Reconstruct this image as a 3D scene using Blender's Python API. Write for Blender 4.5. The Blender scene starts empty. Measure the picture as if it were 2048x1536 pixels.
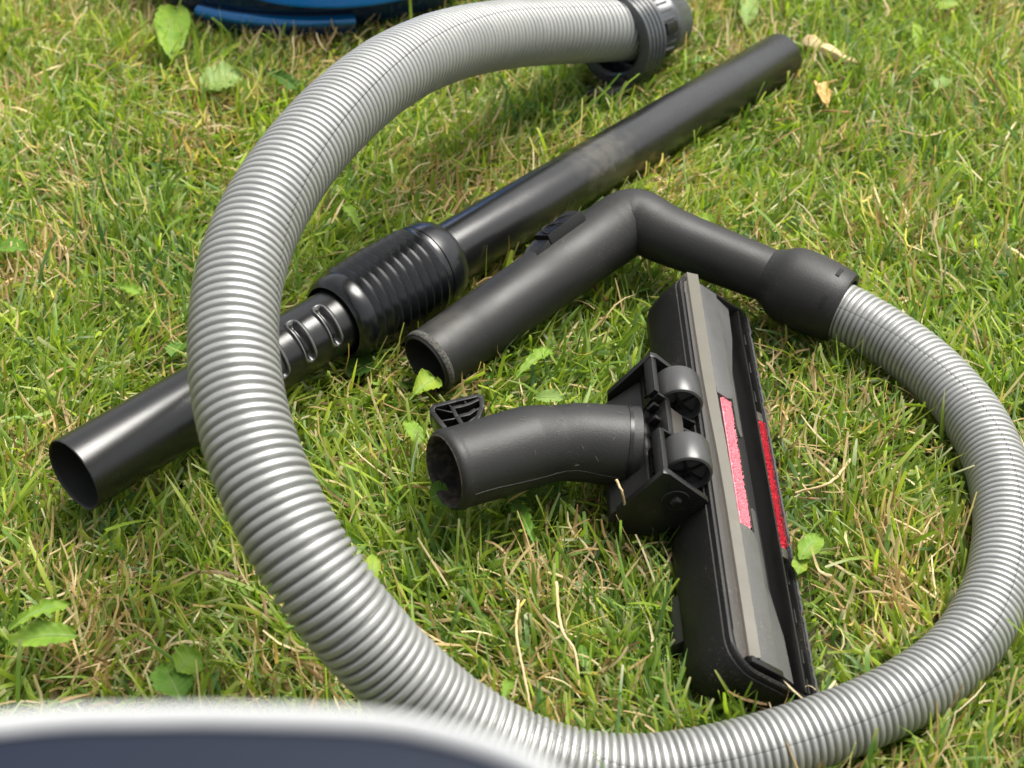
import bpy, bmesh, math, random
import numpy as np
from mathutils import Vector, Matrix, noise as mnoise
R = math.radians
scene = bpy.context.scene

# ------------------------------------------------------------------ camera
CAM_H, PITCH = 0.531, 40.0
cd = bpy.data.cameras.new('camera'); cam = bpy.data.objects.new('camera', cd)
scene.collection.objects.link(cam)
cam.location = (0, 0, CAM_H); cam.rotation_euler = (R(90 - PITCH), 0, 0)
cd.sensor_width = 17.3; cd.lens = 26.19
cd.clip_start = 0.01; cd.clip_end = 200
cd.dof.use_dof = True; cd.dof.focus_distance = 0.76; cd.dof.aperture_fstop = 5.8
scene.camera = cam

# ------------------------------------------------------------------ light
SUN_AZ, SUN_EL = 55.0, 64.0
w = bpy.data.worlds.new('World'); scene.world = w; w.use_nodes = True
nt = w.node_tree; bg = nt.nodes['Background']
sky = nt.nodes.new('ShaderNodeTexSky'); sky.sky_type = 'NISHITA'; sky.sun_disc = False
sky.sun_elevation = R(SUN_EL); sky.sun_rotation = R(SUN_AZ); sky.dust_density = 4.0
hs = nt.nodes.new('ShaderNodeHueSaturation'); hs.inputs['Saturation'].default_value = 0.12
nt.links.new(sky.outputs[0], hs.inputs['Color']); nt.links.new(hs.outputs[0], bg.inputs[0])
bg.inputs[1].default_value = 0.052
sl = bpy.data.lights.new('sun', 'SUN'); sl.energy = 1.5; sl.angle = R(34); sl.color = (1, .96, .89)
so = bpy.data.objects.new('sun', sl); scene.collection.objects.link(so)
sd = Vector((math.sin(R(SUN_AZ)) * math.cos(R(SUN_EL)), math.cos(R(SUN_AZ)) * math.cos(R(SUN_EL)), math.sin(R(SUN_EL))))
so.rotation_euler = sd.to_track_quat('Z', 'Y').to_euler()
scene.view_settings.view_transform = 'Standard'; scene.view_settings.look = 'None'
scene.view_settings.exposure = 2.2
scene.render.engine = 'CYCLES'
scene.render.resolution_x = 1024; scene.render.resolution_y = 768

# ------------------------------------------------------------------ materials
def mat(name, col, rough=.5, metal=0., spec=.5, bump=None, dust=None, coat=0., vary=None, trans=0.):
    m = bpy.data.materials.new(name); m.use_nodes = True
    n = m.node_tree.nodes; l = m.node_tree.links; b = n['Principled BSDF']
    b.inputs['Base Color'].default_value = (*col, 1); b.inputs['Roughness'].default_value = rough
    b.inputs['Metallic'].default_value = metal; b.inputs['Specular IOR Level'].default_value = spec
    b.inputs['Coat Weight'].default_value = coat; b.inputs['Coat Roughness'].default_value = .08
    b.inputs['Transmission Weight'].default_value = trans
    tc = n.new('ShaderNodeTexCoord')
    if vary:                                            # broad wear and smudges: roughness varies
        vn = n.new('ShaderNodeTexNoise'); vn.inputs['Scale'].default_value = vary[0]; vn.inputs['Detail'].default_value = 5
        l.new(tc.outputs['Object'], vn.inputs['Vector'])
        mr = n.new('ShaderNodeMapRange'); mr.inputs['From Min'].default_value = .3; mr.inputs['From Max'].default_value = .7
        mr.inputs['To Min'].default_value = rough - vary[1]; mr.inputs['To Max'].default_value = rough + vary[1]
        l.new(vn.outputs['Fac'], mr.inputs['Value']); l.new(mr.outputs[0], b.inputs['Roughness'])
    if dust:                                            # (scale, threshold, strength, colour): specks of dry soil
        dn = n.new('ShaderNodeTexNoise'); dn.inputs['Scale'].default_value = dust[0]; dn.inputs['Detail'].default_value = 3
        l.new(tc.outputs['Object'], dn.inputs['Vector'])
        big = n.new('ShaderNodeTexNoise'); big.inputs['Scale'].default_value = 28; big.inputs['Detail'].default_value = 4
        l.new(tc.outputs['Object'], big.inputs['Vector'])
        ad = n.new('ShaderNodeMath'); ad.operation = 'MULTIPLY_ADD'; ad.inputs[1].default_value = .45
        l.new(big.outputs['Fac'], ad.inputs[0]); l.new(dn.outputs['Fac'], ad.inputs[2])
        r = n.new('ShaderNodeMapRange'); r.inputs['From Min'].default_value = dust[1]; r.inputs['From Max'].default_value = dust[1] + (dust[4] if len(dust) > 4 else .12)
        r.inputs['To Max'].default_value = dust[2]
        l.new(ad.outputs[0], r.inputs['Value'])
        mx = n.new('ShaderNodeMix'); mx.data_type = 'RGBA'
        mx.inputs[6].default_value = (*col, 1); mx.inputs[7].default_value = (*(dust[3] if len(dust) > 3 else (.30, .26, .19)), 1)
        l.new(r.outputs[0], mx.inputs[0]); l.new(mx.outputs[2], b.inputs['Base Color'])
    if bump:                                            # (scale, strength, distance)
        bn = n.new('ShaderNodeTexNoise'); bn.inputs['Scale'].default_value = bump[0]; bn.inputs['Detail'].default_value = 2
        l.new(tc.outputs['Object'], bn.inputs['Vector'])
        bp = n.new('ShaderNodeBump'); bp.inputs['Strength'].default_value = bump[1]; bp.inputs['Distance'].default_value = bump[2]
        l.new(bn.outputs['Fac'], bp.inputs['Height']); l.new(bp.outputs[0], b.inputs['Normal'])
    return m

M = {}
M['plastic'] = mat('black_grained_plastic', (.014, .014, .0134), .48, spec=.34, bump=(1500, .22, .0005), dust=(1900, .91, .5), vary=(30, .08))
M['housing'] = mat('black_housing_plastic', (.006, .006, .006), .5, spec=.28, bump=(1700, .3, .0005), dust=(1700, .90, .5), vary=(60, .07))
M['smooth'] = mat('black_smooth_plastic', (.008, .0078, .0074), .33, spec=.35, dust=(1500, .95, .4), vary=(70, .08))
M['sole'] = mat('worn_sole_plastic', (.072, .072, .070), .42, spec=.45, dust=(900, .88, .22), vary=(90, .1))
M['rail'] = mat('brownish_worn_rail', (.040, .036, .031), .40, dust=(900, .86, .3), vary=(90, .1))
M['channel'] = mat('black_channel', (.009, .009, .009), .45, dust=(1500, .95, .4))
M['wheel'] = mat('grey_black_wheel', (.036, .036, .036), .36, vary=(120, .08), dust=(1500, .96, .3))
M['wand'] = mat('black_painted_steel', (.006, .006, .006), .26, metal=.0, spec=.55, bump=(2600, .10, .0004), dust=(1400, .955, .35), vary=(22, .07))
def smear(m, centre, rad, col=(.30, .27, .20)):
    n = m.node_tree.nodes; l = m.node_tree.links; b = n['Principled BSDF']
    src = b.inputs['Base Color'].links[0].from_socket if b.inputs['Base Color'].links else None
    tc = n.new('ShaderNodeTexCoord'); d = n.new('ShaderNodeVectorMath'); d.operation = 'DISTANCE'; d.inputs[1].default_value = centre; l.new(tc.outputs['Object'], d.inputs[0])
    nz = n.new('ShaderNodeTexNoise'); nz.inputs['Scale'].default_value = 160; nz.inputs['Detail'].default_value = 7; l.new(tc.outputs['Object'], nz.inputs['Vector'])
    mr = n.new('ShaderNodeMapRange'); mr.inputs['From Min'].default_value = rad; mr.inputs['From Max'].default_value = 0; l.new(d.outputs['Value'], mr.inputs['Value'])
    ml = n.new('ShaderNodeMath'); ml.operation = 'MULTIPLY'; l.new(mr.outputs[0], ml.inputs[0]); l.new(nz.outputs['Fac'], ml.inputs[1])
    r2 = n.new('ShaderNodeMapRange'); r2.inputs['From Min'].default_value = .18; r2.inputs['From Max'].default_value = .45; r2.inputs['To Max'].default_value = .11; l.new(ml.outputs[0], r2.inputs['Value'])
    mx = n.new('ShaderNodeMix'); mx.data_type = 'RGBA'; mx.inputs[7].default_value = (*col, 1)
    if src: l.new(src, mx.inputs[6])
    l.new(r2.outputs[0], mx.inputs[0]); l.new(mx.outputs[2], b.inputs['Base Color'])
M['worn'] = mat('worn_bare_steel', (.16, .16, .155), .3, metal=.6, vary=(300, .1))
M['sleeve'] = mat('glossy_black_sleeve', (.0055, .006, .007), .25, spec=.5, dust=(1300, .90, .22), vary=(40, .07))
M['inside'] = mat('dusty_tube_inside', (.010, .0095, .009), .75, dust=(330, .60, .42, (.20, .145, .095), .42))
M['dark_inside'] = mat('dark_tube_inside', (.010, .010, .010), .6)
M['silver'] = mat('silver_hose_plastic', (.305, .31, .30), .42, metal=.5, bump=(900, .05, .0004), vary=(40, .09), dust=(500, .93, .3))
M['seam'] = mat('hose_mould_line', (.07, .07, .068), .6)
M['grey'] = mat('dark_grey_connector', (.052, .057, .060), .24, vary=(80, .08), dust=(1200, .95, .3))
M['blue'] = mat('bright_blue_metallic', (.0, .19, .74), .26, metal=.0, coat=.6, dust=(700, .93, .12))
M['navy'] = mat('dark_navy_gloss', (.003, .016, .055), .09, coat=.6, dust=(900, .95, .12))
M['squeegee'] = mat('milky_rubber', (.105, .099, .075), .45, spec=.3, trans=.2, dust=(500, .86, .5, (.16, .12, .08)), vary=(80, .1))
M['dirt'] = mat('dark_dirt_line', (.030, .024, .018), .8)
M['pink'] = mat('pink_velour', (.80, .27, .32), .85)
M['red'] = mat('red_velour', (.46, .012, .030), .75)
M['felt'] = mat('worn_grey_felt_edge', (.040, .041, .044), .8, bump=(900, .5, .001))
M['rim'] = mat('pale_silver_rim', (.57, .58, .58), .45, metal=.0)
M['top_navy'] = mat('navy_top_panel', (.005, .0085, .019), .55, spec=.2)
M['hole'] = mat('black_slot', (.002, .002, .002), .8)

# ------------------------------------------------------------------ mesh helpers
V3 = lambda *a: np.array(a, float)
def norm(v): v = np.asarray(v, float); return v / np.linalg.norm(v)

class Geo:                                             # collects vertices and faces, links ONE mesh object
    def __init__(s): s.v = []; s.f = []; s.n = 0
    def add(s, v, f):
        v = np.asarray(v, float).reshape(-1, 3)
        s.v.append(v); s.f += [tuple(i + s.n for i in q) for q in f]; s.n += len(v); return s
    def build(s, name, m, parent=None, sharp=35, bevel=0, smooth=True):
        v = np.concatenate(s.v) if s.v else np.zeros((0, 3))
        off = V3(0, 0, 0)
        if parent is not None:
            p = parent
            while p.parent: p = p.parent
            off = np.array(p.location)
        me = bpy.data.meshes.new(name); me.from_pydata((v - off).tolist(), [], s.f); me.validate()
        bm = bmesh.new(); bm.from_mesh(me); bmesh.ops.recalc_face_normals(bm, faces=bm.faces)
        if bevel:
            es = [e for e in bm.edges if len(e.link_faces) == 2 and e.calc_face_angle(0) > R(30)]
            bmesh.ops.bevel(bm, geom=es, offset=bevel, segments=2, affect='EDGES', profile=.6, clamp_overlap=True)
        bm.to_mesh(me); bm.free()
        me.polygons.foreach_set('use_smooth', [smooth] * len(me.polygons))
        if smooth and sharp: me.set_sharp_from_angle(angle=R(sharp))
        me.materials.append(m)
        o = bpy.data.objects.new(name, me); scene.collection.objects.link(o)
        if parent is not None: o.parent = parent
        return o

def frame(a, ref=(0, 0, 1)):
    a = norm(a); e1 = np.asarray(ref, float) - np.dot(ref, a) * a
    if np.linalg.norm(e1) < 1e-4: e1 = V3(1, 0, 0) - a[0] * a
    e1 = norm(e1); return a, e1, np.cross(a, e1)

def revolve(g, A, axis, prof, seg=48, ref=(0, 0, 1), closed=False):   # prof: (t along axis in m, radius)
    a, e1, e2 = frame(axis, ref); A = np.asarray(A, float)
    th = np.linspace(0, 2 * np.pi, seg, endpoint=False)
    ring = np.cos(th)[:, None] * e1 + np.sin(th)[:, None] * e2
    vs = np.concatenate([A + a * t + ring * r for t, r in prof])
    k = len(prof); f = []
    for i in range(k if closed else k - 1):
        j = (i + 1) % k
        for q in range(seg):
            p = (q + 1) % seg; f.append((i * seg + q, i * seg + p, j * seg + p, j * seg + q))
    return g.add(vs, f)

def disc(g, C, axis, r, seg=32):
    a, e1, e2 = frame(axis); th = np.linspace(0, 2 * np.pi, seg, endpoint=False)
    return g.add(np.asarray(C) + np.cos(th)[:, None] * e1 * r + np.sin(th)[:, None] * e2 * r, [tuple(range(seg))])

def catmull(P, n):
    P = np.asarray(P, float); P = np.vstack([2 * P[0] - P[1], P, 2 * P[-1] - P[-2]]); out = []
    for i in range(1, len(P) - 2):
        p0, p1, p2, p3 = P[i - 1:i + 3]
        for t in np.linspace(0, 1, n, endpoint=False):
            out.append(.5 * (2 * p1 + (p2 - p0) * t + (2 * p0 - 5 * p1 + 4 * p2 - p3) * t * t + (3 * p1 - p0 - 3 * p2 + p3) * t ** 3))
    out.append(P[-2]); return np.array(out)

def resample(C, step):                                  # equal arc length, all columns
    d = np.r_[0, np.cumsum(np.linalg.norm(np.diff(C[:, :3], axis=0), axis=1))]
    n = max(2, int(round(d[-1] / step))); t = np.linspace(0, d[-1], n + 1)
    return np.stack([np.interp(t, d, C[:, k]) for k in range(C.shape[1])], 1), d[-1]

def sweep(g, C, rad, refs=None, seg=48, colfun=None):   # C centres, rad radius per ring, refs reference direction per ring
    C = np.asarray(C, float); n = len(C)
    T = np.gradient(C, axis=0); T /= np.linalg.norm(T, axis=1)[:, None]
    if refs is None: refs = np.tile(V3(0, 0, 1), (n, 1))
    e1 = refs - (refs * T).sum(1)[:, None] * T; e1 /= np.linalg.norm(e1, axis=1)[:, None]
    e2 = np.cross(T, e1)
    th = np.linspace(0, 2 * np.pi, seg, endpoint=False) if isinstance(seg, int) else np.asarray(seg)
    k = len(th)
    rr = np.asarray(rad, float)[:, None] * np.ones((1, k))
    if colfun is not None: rr = colfun(rr, th)
    vs = C[:, None, :] + rr[..., None] * (np.cos(th)[None, :, None] * e1[:, None, :] + np.sin(th)[None, :, None] * e2[:, None, :])
    f = []
    for i in range(n - 1):
        for q in range(k):
            p = (q + 1) % k; f.append((i * k + q, i * k + p, (i + 1) * k + p, (i + 1) * k + q))
    return g.add(vs.reshape(-1, 3), f)

def prism(g, poly, A, U, Wd, D, d0, d1):                # polygon (u, w) at A + U u + W w, extruded d0..d1 along D
    A = np.asarray(A); n = len(poly)
    lo = [A + U * u + Wd * v + D * d0 for u, v in poly]; hi = [A + U * u + Wd * v + D * d1 for u, v in poly]
    f = [tuple(range(n)), tuple(range(n, 2 * n))] + [(i, (i + 1) % n, n + (i + 1) % n, n + i) for i in range(n)]
    return g.add(lo + hi, f)

def box(g, A, U, Wd, D, u, w_, d):
    return prism(g, [(u[0], w_[0]), (u[1], w_[0]), (u[1], w_[1]), (u[0], w_[1])], A, U, Wd, D, d[0], d[1])

def thing(name, label, cat, loc, group=None):
    o = bpy.data.objects.new(name, None); scene.collection.objects.link(o); o.location = loc
    o.empty_display_size = .02
    return tag(o, label, cat, group)
def tag(o, label=None, cat=None, group=None, kind=None):
    if label: o['label'] = label
    if cat: o['category'] = cat
    if group: o['group'] = group
    if kind: o['kind'] = kind
    return o

CAPS = []                                               # capsules the grass must stay out of: (A, B, radius)
def capsule(A, B, r): CAPS.append((np.asarray(A, float), np.asarray(B, float), r))

# ------------------------------------------------------------------ blue vacuum cleaner at the back
def superell(cx, cy, a, bf, bb, n, seg=96, ex=2.3):
    th = np.linspace(0, 2 * np.pi, seg, endpoint=False); c, s = np.cos(th), np.sin(th)
    x = np.sign(c) * np.abs(c) ** (2 / ex) * a; y = np.sign(s) * np.abs(s) ** (2 / ex)
    return np.stack([cx + x, cy + np.where(y < 0, y * bf, y * bb)], 1)
def loft(g, cx, cy, a, bf, bb, levels, seg=96, ex=2.3, cap=True):     # levels: (z, scale)
    vs = []
    for z, s in levels:
        p = superell(cx, cy, a * s, bf * s, bb * s, 2, seg, ex); vs.append(np.c_[p, np.full(len(p), z)])
    f = []
    for i in range(len(levels) - 1):
        for q in range(seg):
            p = (q + 1) % seg; f.append((i * seg + q, i * seg + p, (i + 1) * seg + p, (i + 1) * seg + q))
    if cap: f += [tuple(range(seg)), tuple((len(levels) - 1) * seg + i for i in range(seg))]
    return g.add(np.concatenate(vs), f)

def blue_vacuum():
    t = thing('vacuum_cleaner', 'glossy blue canister vacuum cleaner on the grass behind the big hose', 'vacuum cleaner', (-.150, 1.16, 0))
    cx, cy = -.150, 1.170
    g = Geo(); loft(g, cx, cy, .150, .158, .21, [(.010, .955), (.013, .985), (.022, 1.0), (.05, 1.0), (.075, .985), (.088, .96)], ex=2.15)
    g.build('lower_body', M['navy'], t, sharp=50)
    g = Geo(); loft(g, -.128, cy, .128, .176, .19, [(.036, .975), (.037, .988), (.040, .995), (.06, 1.0), (.095, .985), (.125, .93), (.15, .82), (.166, .62), (.174, .35), (.176, .1)], ex=2.1)
    g.build('top_shell', M['blue'], t, sharp=60)
    # bumper lip: a curved ledge standing proud of the lower body
    th = np.linspace(R(-118), R(-77), 40); vs = []; f = []
    prof = [(.000, .010), (.0075, .0105), (.0085, .013), (.0082, .019), (.006, .0225), (.003, .0235), (.000, .0235)]
    for a_ in th:
        d = V3(math.cos(a_), math.sin(a_), 0); c = V3(cx, cy, 0) + V3(.150 * math.copysign(abs(math.cos(a_)) ** (2 / 2.15), math.cos(a_)), -.158 * abs(math.sin(a_)) ** (2 / 2.15), 0)
        for o_, z in prof: vs.append(c + d * (o_ - .001) + V3(0, 0, z))
    k = len(prof)
    for i in range(len(th) - 1):
        for q in range(k): f.append((i * k + q, i * k + (q + 1) % k, (i + 1) * k + (q + 1) % k, (i + 1) * k + q))
    f += [tuple(range(k)), tuple((len(th) - 1) * k + i for i in range(k))]
    g = Geo(); g.add(vs, f); bl_ = g.build('bumper_lip', M['navy'], t, sharp=45)
    tv = []; tp = [(.0086, .0185), (.0088, .0200), (.0072, .0232), (.0035, .0244), (.0030, .0238), (.0060, .0215)]
    for a_ in th:
        d = V3(math.cos(a_), math.sin(a_), 0); c = V3(cx, cy, 0) + V3(.150 * math.copysign(abs(math.cos(a_)) ** (2 / 2.15), math.cos(a_)), -.158 * abs(math.sin(a_)) ** (2 / 2.15), 0)
        for o_, z in tp: tv.append(c + d * (o_ - .001) + V3(0, 0, z))
    k = len(tp); f = [(i * k + q, i * k + (q + 1) % k, (i + 1) * k + (q + 1) % k, (i + 1) * k + q) for i in range(len(th) - 1) for q in range(k)] + [tuple(range(k)), tuple((len(th) - 1) * k + i for i in range(k))]
    g = Geo(); g.add(tv, f); g.build('lip_trim', mat('blue_lip_metallic', (.0, .12, .34), .2, metal=.45, coat=.6), bl_, sharp=60)
    for sx in (-1, 1):
        g = Geo(); revolve(g, V3(cx + sx * .118, cy + .13, .062), V3(sx, 0, 0), [(0, .004), (0, .05), (.004, .056), (.026, .056), (.030, .05), (.030, .004)], 40)
        g.build('wheel', M['plastic'], t)
    g = Geo(); pth = catmull([(cx, cy - .06, .165), (cx, cy - .04, .196), (cx, cy + .06, .2), (cx, cy + .09, .166)], 8)
    sweep(g, pth, [.011] * len(pth), np.tile(V3(1, 0, 0), (len(pth), 1)), 20); g.build('carry_handle', M['plastic'], t)
blue_vacuum()

# ------------------------------------------------------------------ pale rimmed appliance standing close to the camera
def near_appliance():
    t = thing('upright_appliance', 'blurred navy topped appliance with pale silver rim, nearest to the viewer', 'appliance', (-.07, .05, 0))
    front = [(-.165, .112), (-.12, .1305), (-.0726, .1395), (-.0515, .1409), (-.0373, .1409), (-.0194, .1400), (-.0087, .1377), (.0019, .1334), (.0086, .1280), (.018, .116), (.024, .098), (.026, .07)]
    back = [(.022, -.02), (-.02, -.055), (-.10, -.06), (-.17, -.035), (-.198, .03), (-.19, .085)]
    P = catmull(front + back + front[:3], 6); P = P[6:-12] if False else P
    C, L = resample(np.c_[catmull(front + back + [front[0]], 6), np.zeros(((len(front) + len(back)) * 6 + 1))], .003)
    pl = C[:-1, :2]; k = len(pl)
    def inset(d):
        tn = np.roll(pl, -1, 0) - np.roll(pl, 1, 0); tn /= np.linalg.norm(tn, axis=1)[:, None]
        return pl + np.c_[-tn[:, 1], tn[:, 0]] * -d if True else pl
    levels = [(.30, 0), (.352, 0)]
    def ringmesh(lv, cap=None):
        vs = np.concatenate([np.c_[inset(d), np.full(k, z)] for z, d in lv]); f = []
        for i in range(len(lv) - 1):
            for q in range(k): p = (q + 1) % k; f.append((i * k + q, i * k + p, (i + 1) * k + p, (i + 1) * k + q))
        if cap is not None: f.append(tuple(cap * k + i for i in range(k)))
        return vs, f
    sgn = 1
    g = Geo(); g.add(*ringmesh([(.0, .012), (.02, .006), (.15, .004), (.342, .0008)])); g.build('side_wall', M['smooth'], t)
    g = Geo(); g.add(*ringmesh([(.343, .001), (.345, -.0003), (.350, -.0002), (.3535, .0008), (.355, .0020), (.3545, .0032), (.3525, .0038)])); g.build('rim', M['rim'], t, sharp=70)
    g = Geo(); g.add(*ringmesh([(.3510, .0036), (.3522, .0040), (.3525, .0069)], cap=2)); g.build('top_panel', M['top_navy'], t)
near_appliance()

# ------------------------------------------------------------------ corrugated hose with handle and connector
HOSE = np.array([(0.0906,0.9649,0.0380,0.0215),(0.0580,0.9320,0.0530,0.0212),(0.0241,0.8969,0.0710,0.0208),(-0.0073,0.8585,0.0900,0.0205),
(-0.0335,0.8003,0.1140,0.0203),(-0.0536,0.7525,0.1300,0.0201),(-0.0681,0.7155,0.1400,0.0200),(-0.0897,0.6511,0.1500,0.0195),(-0.1057,0.6027,0.1510,0.0192),
(-0.1148,0.5601,0.1480,0.0190),(-0.1169,0.5317,0.1450,0.0189),(-0.1159,0.5020,0.1400,0.0187),(-0.1123,0.4781,0.1340,0.0186),(-0.1071,0.4594,0.1270,0.0185),
(-0.0999,0.4414,0.1200,0.0185),(-0.0910,0.4247,0.1110,0.0185),(-0.0798,0.4088,0.1000,0.0185),(-0.0650,0.3944,0.0850,0.0185),(-0.0491,0.3892,0.0620,0.0182),
(-0.0235,0.3819,0.0340,0.0173),(-0.0018,0.3767,0.0220,0.0160),(0.0327,0.3677,0.0200,0.0150),(0.0544,0.3684,0.0200,0.0147),(0.0764,0.3720,0.0200,0.0147),
(0.1286,0.3897,0.0200,0.0147),(0.1617,0.4036,0.0200,0.0148),(0.1865,0.4233,0.0200,0.0150),(0.2050,0.4445,0.0210,0.0153),(0.2214,0.4742,0.0220,0.0152),
(0.2315,0.5077,0.0230,0.0151),(0.2348,0.5438,0.0250,0.0150),(0.2318,0.5765,0.0260,0.0150),(0.2218,0.6070,0.0260,0.0152),(0.2006,0.6399,0.0270,0.0153),(0.1801,0.6560,0.0298,0.0152),(0.1660,0.6640,0.0315,0.0150)])
SEAM = {0: (0, -.45, .9), 3: (0, -.6, .8), 7: (.45, -.65, .6), 11: (1, -.1, .15), 15: (1, .5, -.3), 19: (.4, .6, .6), 22: (0, -.55, .8), 26: (-.05, -.75, .66), 30: (.1, -.65, .75), 35: (-.15, -.8, .6)}

def vacuum_hose():
    t = thing('vacuum_hose', 'silver corrugated hose curling round the grass with black bent handle attached', 'hose', (0.05, .55, 0))
    sm = HOSE.copy()
    for _ in range(2):
        sm[1:-1] = .25 * sm[:-2] + .5 * sm[1:-1] + .25 * sm[2:]
    ks = sorted(SEAM); rf = np.stack([np.interp(np.arange(len(sm)), ks, [SEAM[k][j] for k in ks]) for j in range(3)], 1)
    D = catmull(np.c_[sm, rf], 10)
    pitch = .0036
    ndsmooth = lambda a: np.convolve(np.pad(a, 60, 'edge'), np.ones(121) / 121, 'valid')
    F, L = resample(D, pitch / 9)
    s = np.linspace(0, L, len(F)); pt = .222 * ndsmooth(F[:, 3]); ph = np.cumsum(np.r_[0, np.diff(s)] / pt) % 1.0
    xs = [0, .08, .15, .21, .36, .67, .82, .88, .95, 1.0]
    ys = [-.0031, -.0030, -.0013, -.0002, .00005, .00005, -.0002, -.0013, -.0030, -.0031]
    wob = np.array([mnoise.noise(Vector((x * 40, 3.3, 0))) for x in s]) * .00025
    rad = F[:, 3] + np.interp(ph, xs, ys) * F[:, 3] / .0185 + wob
    th = np.concatenate([[0, .012, .018], np.linspace(.11, 2 * np.pi - .11, 44), [2 * np.pi - .018, 2 * np.pi - .012]])
    def col(rr, th_):
        dep = np.where(np.minimum(th_, 2 * np.pi - th_) < .013, .00002, 0.) ; return rr - dep[None, :]
    g = Geo(); sweep(g, F[:, :3], rad, F[:, 4:7], th, col)
    ht = g.build('corrugated_tube', M['silver'], t, sharp=0)
    ht.data.materials.append(M['seam']); kk = len(th)      # the dark mould line along the hose
    mi = np.zeros(len(ht.data.polygons), np.int32); mi[0::kk] = 1; mi[kk - 1::kk] = 1
    ht.data.polygons.foreach_set('material_index', mi)
    for i in range(0, len(sm) - 1): capsule(sm[i, :3], sm[i + 1, :3], sm[i, 3])
    # --- connector at the far end
    ax = norm(V3(.0337, .0370, -.0060)); A = V3(.0906, .9649, .0385) - ax * .025
    g = Geo(); prof = [(-.010, .0225), (-.012, .0245), (-.0115, .0285)]
    for i in range(5): prof += [(-.0105 + i * .0036, .0312 + i * .0003), (-.0082 + i * .0036, .0315 + i * .0003), (-.0076 + i * .0036, .0300 + i * .0003)]
    prof += [(.0078, .0312), (.0088, .028), (.0088, .0215)]
    revolve(g, A, ax, prof, 72); col_o = g.build('collar', M['grey'], t, sharp=40)
    a, e1, e2 = frame(ax)
    g = Geo(); spr = [(.006, .0235), (.030, .0230), (.0315, .0240), (.0345, .0240), (.036, .0226), (.050, .0215), (.0525, .0200), (.053, .0170), (.048, .0165), (.03, .0160)]
    revolve(g, A, ax, spr, 56)
    for i in range(26):
        an = i / 26 * 2 * math.pi; d = e1 * math.cos(an) + e2 * math.sin(an); tg = np.cross(a, d)
        box(g, A + d * .0222, a, tg, d, (.0095, .0300), (-.0007, .0007), (0, .0017))
    g.build('spout', M['grey'], t, sharp=40)
    g = Geo()                                            # the locking tab that lies in the grass on the near side
    dn = norm(V3(-.35, -.75, -.55)); dn = norm(dn - a * (dn @ a)); tg = np.cross(a, dn)
    box(g, A + dn * .0288, a, tg, dn, (-.034, -.010), (-.011, .011), (0, .0035)); box(g, A + dn * .0288, a, tg, dn, (-.036, -.031), (-.011, .011), (0, .008))
    box(g, A + dn * .024, a, tg, dn, (-.018, -.010), (-.008, .008), (0, .008))
    g.build('locking_tab', M['plastic'], t, bevel=.0008)
    for ang, hh in ((70, .005), (112, .004)):
        d = e1 * math.cos(R(ang)) + e2 * math.sin(R(ang)); tg = np.cross(a, d)
        g = Geo(); box(g, A + d * .0222, a, tg, d, (.015, .027), (-.004, .004), (0, hh)); g.build('latch', M['smooth'], t, bevel=.0006)
    capsule(A - a * .01, A + a * .014, .034); capsule(A, A + a * .046, .021)
    # --- bent handle
    hp = [(-.0442, .6166, .0275), (-.010, .6498, .0322), (.030, .6888, .0380), (.0520, .7100, .0415), (.0630, .7186, .0443), (.0700, .7192, .0452), (.0768, .7150, .0448), (.0850, .7096, .0434), (.110, .6970, .0395), (.1431, .680, .0350)]
    C, L = resample(np.c_[catmull(hp, 10)], .0012); n = len(C); q = np.linspace(0, L, n)
    rad = np.interp(q, [0, .0015, .004, .03, .034, .12, .142, .155, .168, .19, L], [.0160, .0169, .0172, .0172, .0174,   .0181, .0188, .0185, .0168, .0157, .0146])
    g = Geo(); sweep(g, C, rad, None, 72); hb = g.build('handle_tube', M['plastic'], t, sharp=0)
    smear(M['plastic'], (-.085, .078, .046), .028, (.22, .20, .17))
    T0 = norm(C[1] - C[0])
    g = Geo(); revolve(g, C[0], T0, [(.0, .0160), (-.0006, .0156), (-.0006, .0148), (.001, .0144), (.05, .0140)], 72); g.build('handle_mouth', M['dark_inside'], hb)
    g = Geo(); revolve(g, C[0], T0, [(.0006, .0168), (.0015, .0174), (.0030, .0175), (.0042, .0172)], 72)
    g.build('dusty_rim', mat('dusty_rim', (.075, .07, .058), .85, bump=(1500, .5, .001), dust=(900, .62, .9, (.03, .03, .028))), hb)
    capsule(C[0], C[int(n * .55)], .0172); capsule(C[int(n * .55)], C[-1], .0155)
    # cuff between handle and hose
    Ca = C[-1]; Cb = V3(.1801, .6576, .0300); ca = norm(Cb - Ca); cl = np.linalg.norm(Cb - Ca)
    A2 = Ca - ca * .005
    g = Geo(); revolve(g, A2, ca, [(-.0005, .0143), (0, .0150), (.001, .0153), (.004, .0166), (.0075, .0190), (.0115, .0207), (.016, .0215), (.023, .0217), (.031, .0213), (cl - .004, .0204), (cl - .001, .0199), (cl + .001, .0190), (cl + .0012, .0160), (cl - .006, .0157)], 72)
    cf = g.build('cuff', M['plastic'], t, sharp=60)
    view = norm(V3(0, 0, CAM_H) - Cb); view = norm(view - ca * (view @ ca)); sd_ = np.cross(ca, view)
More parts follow.
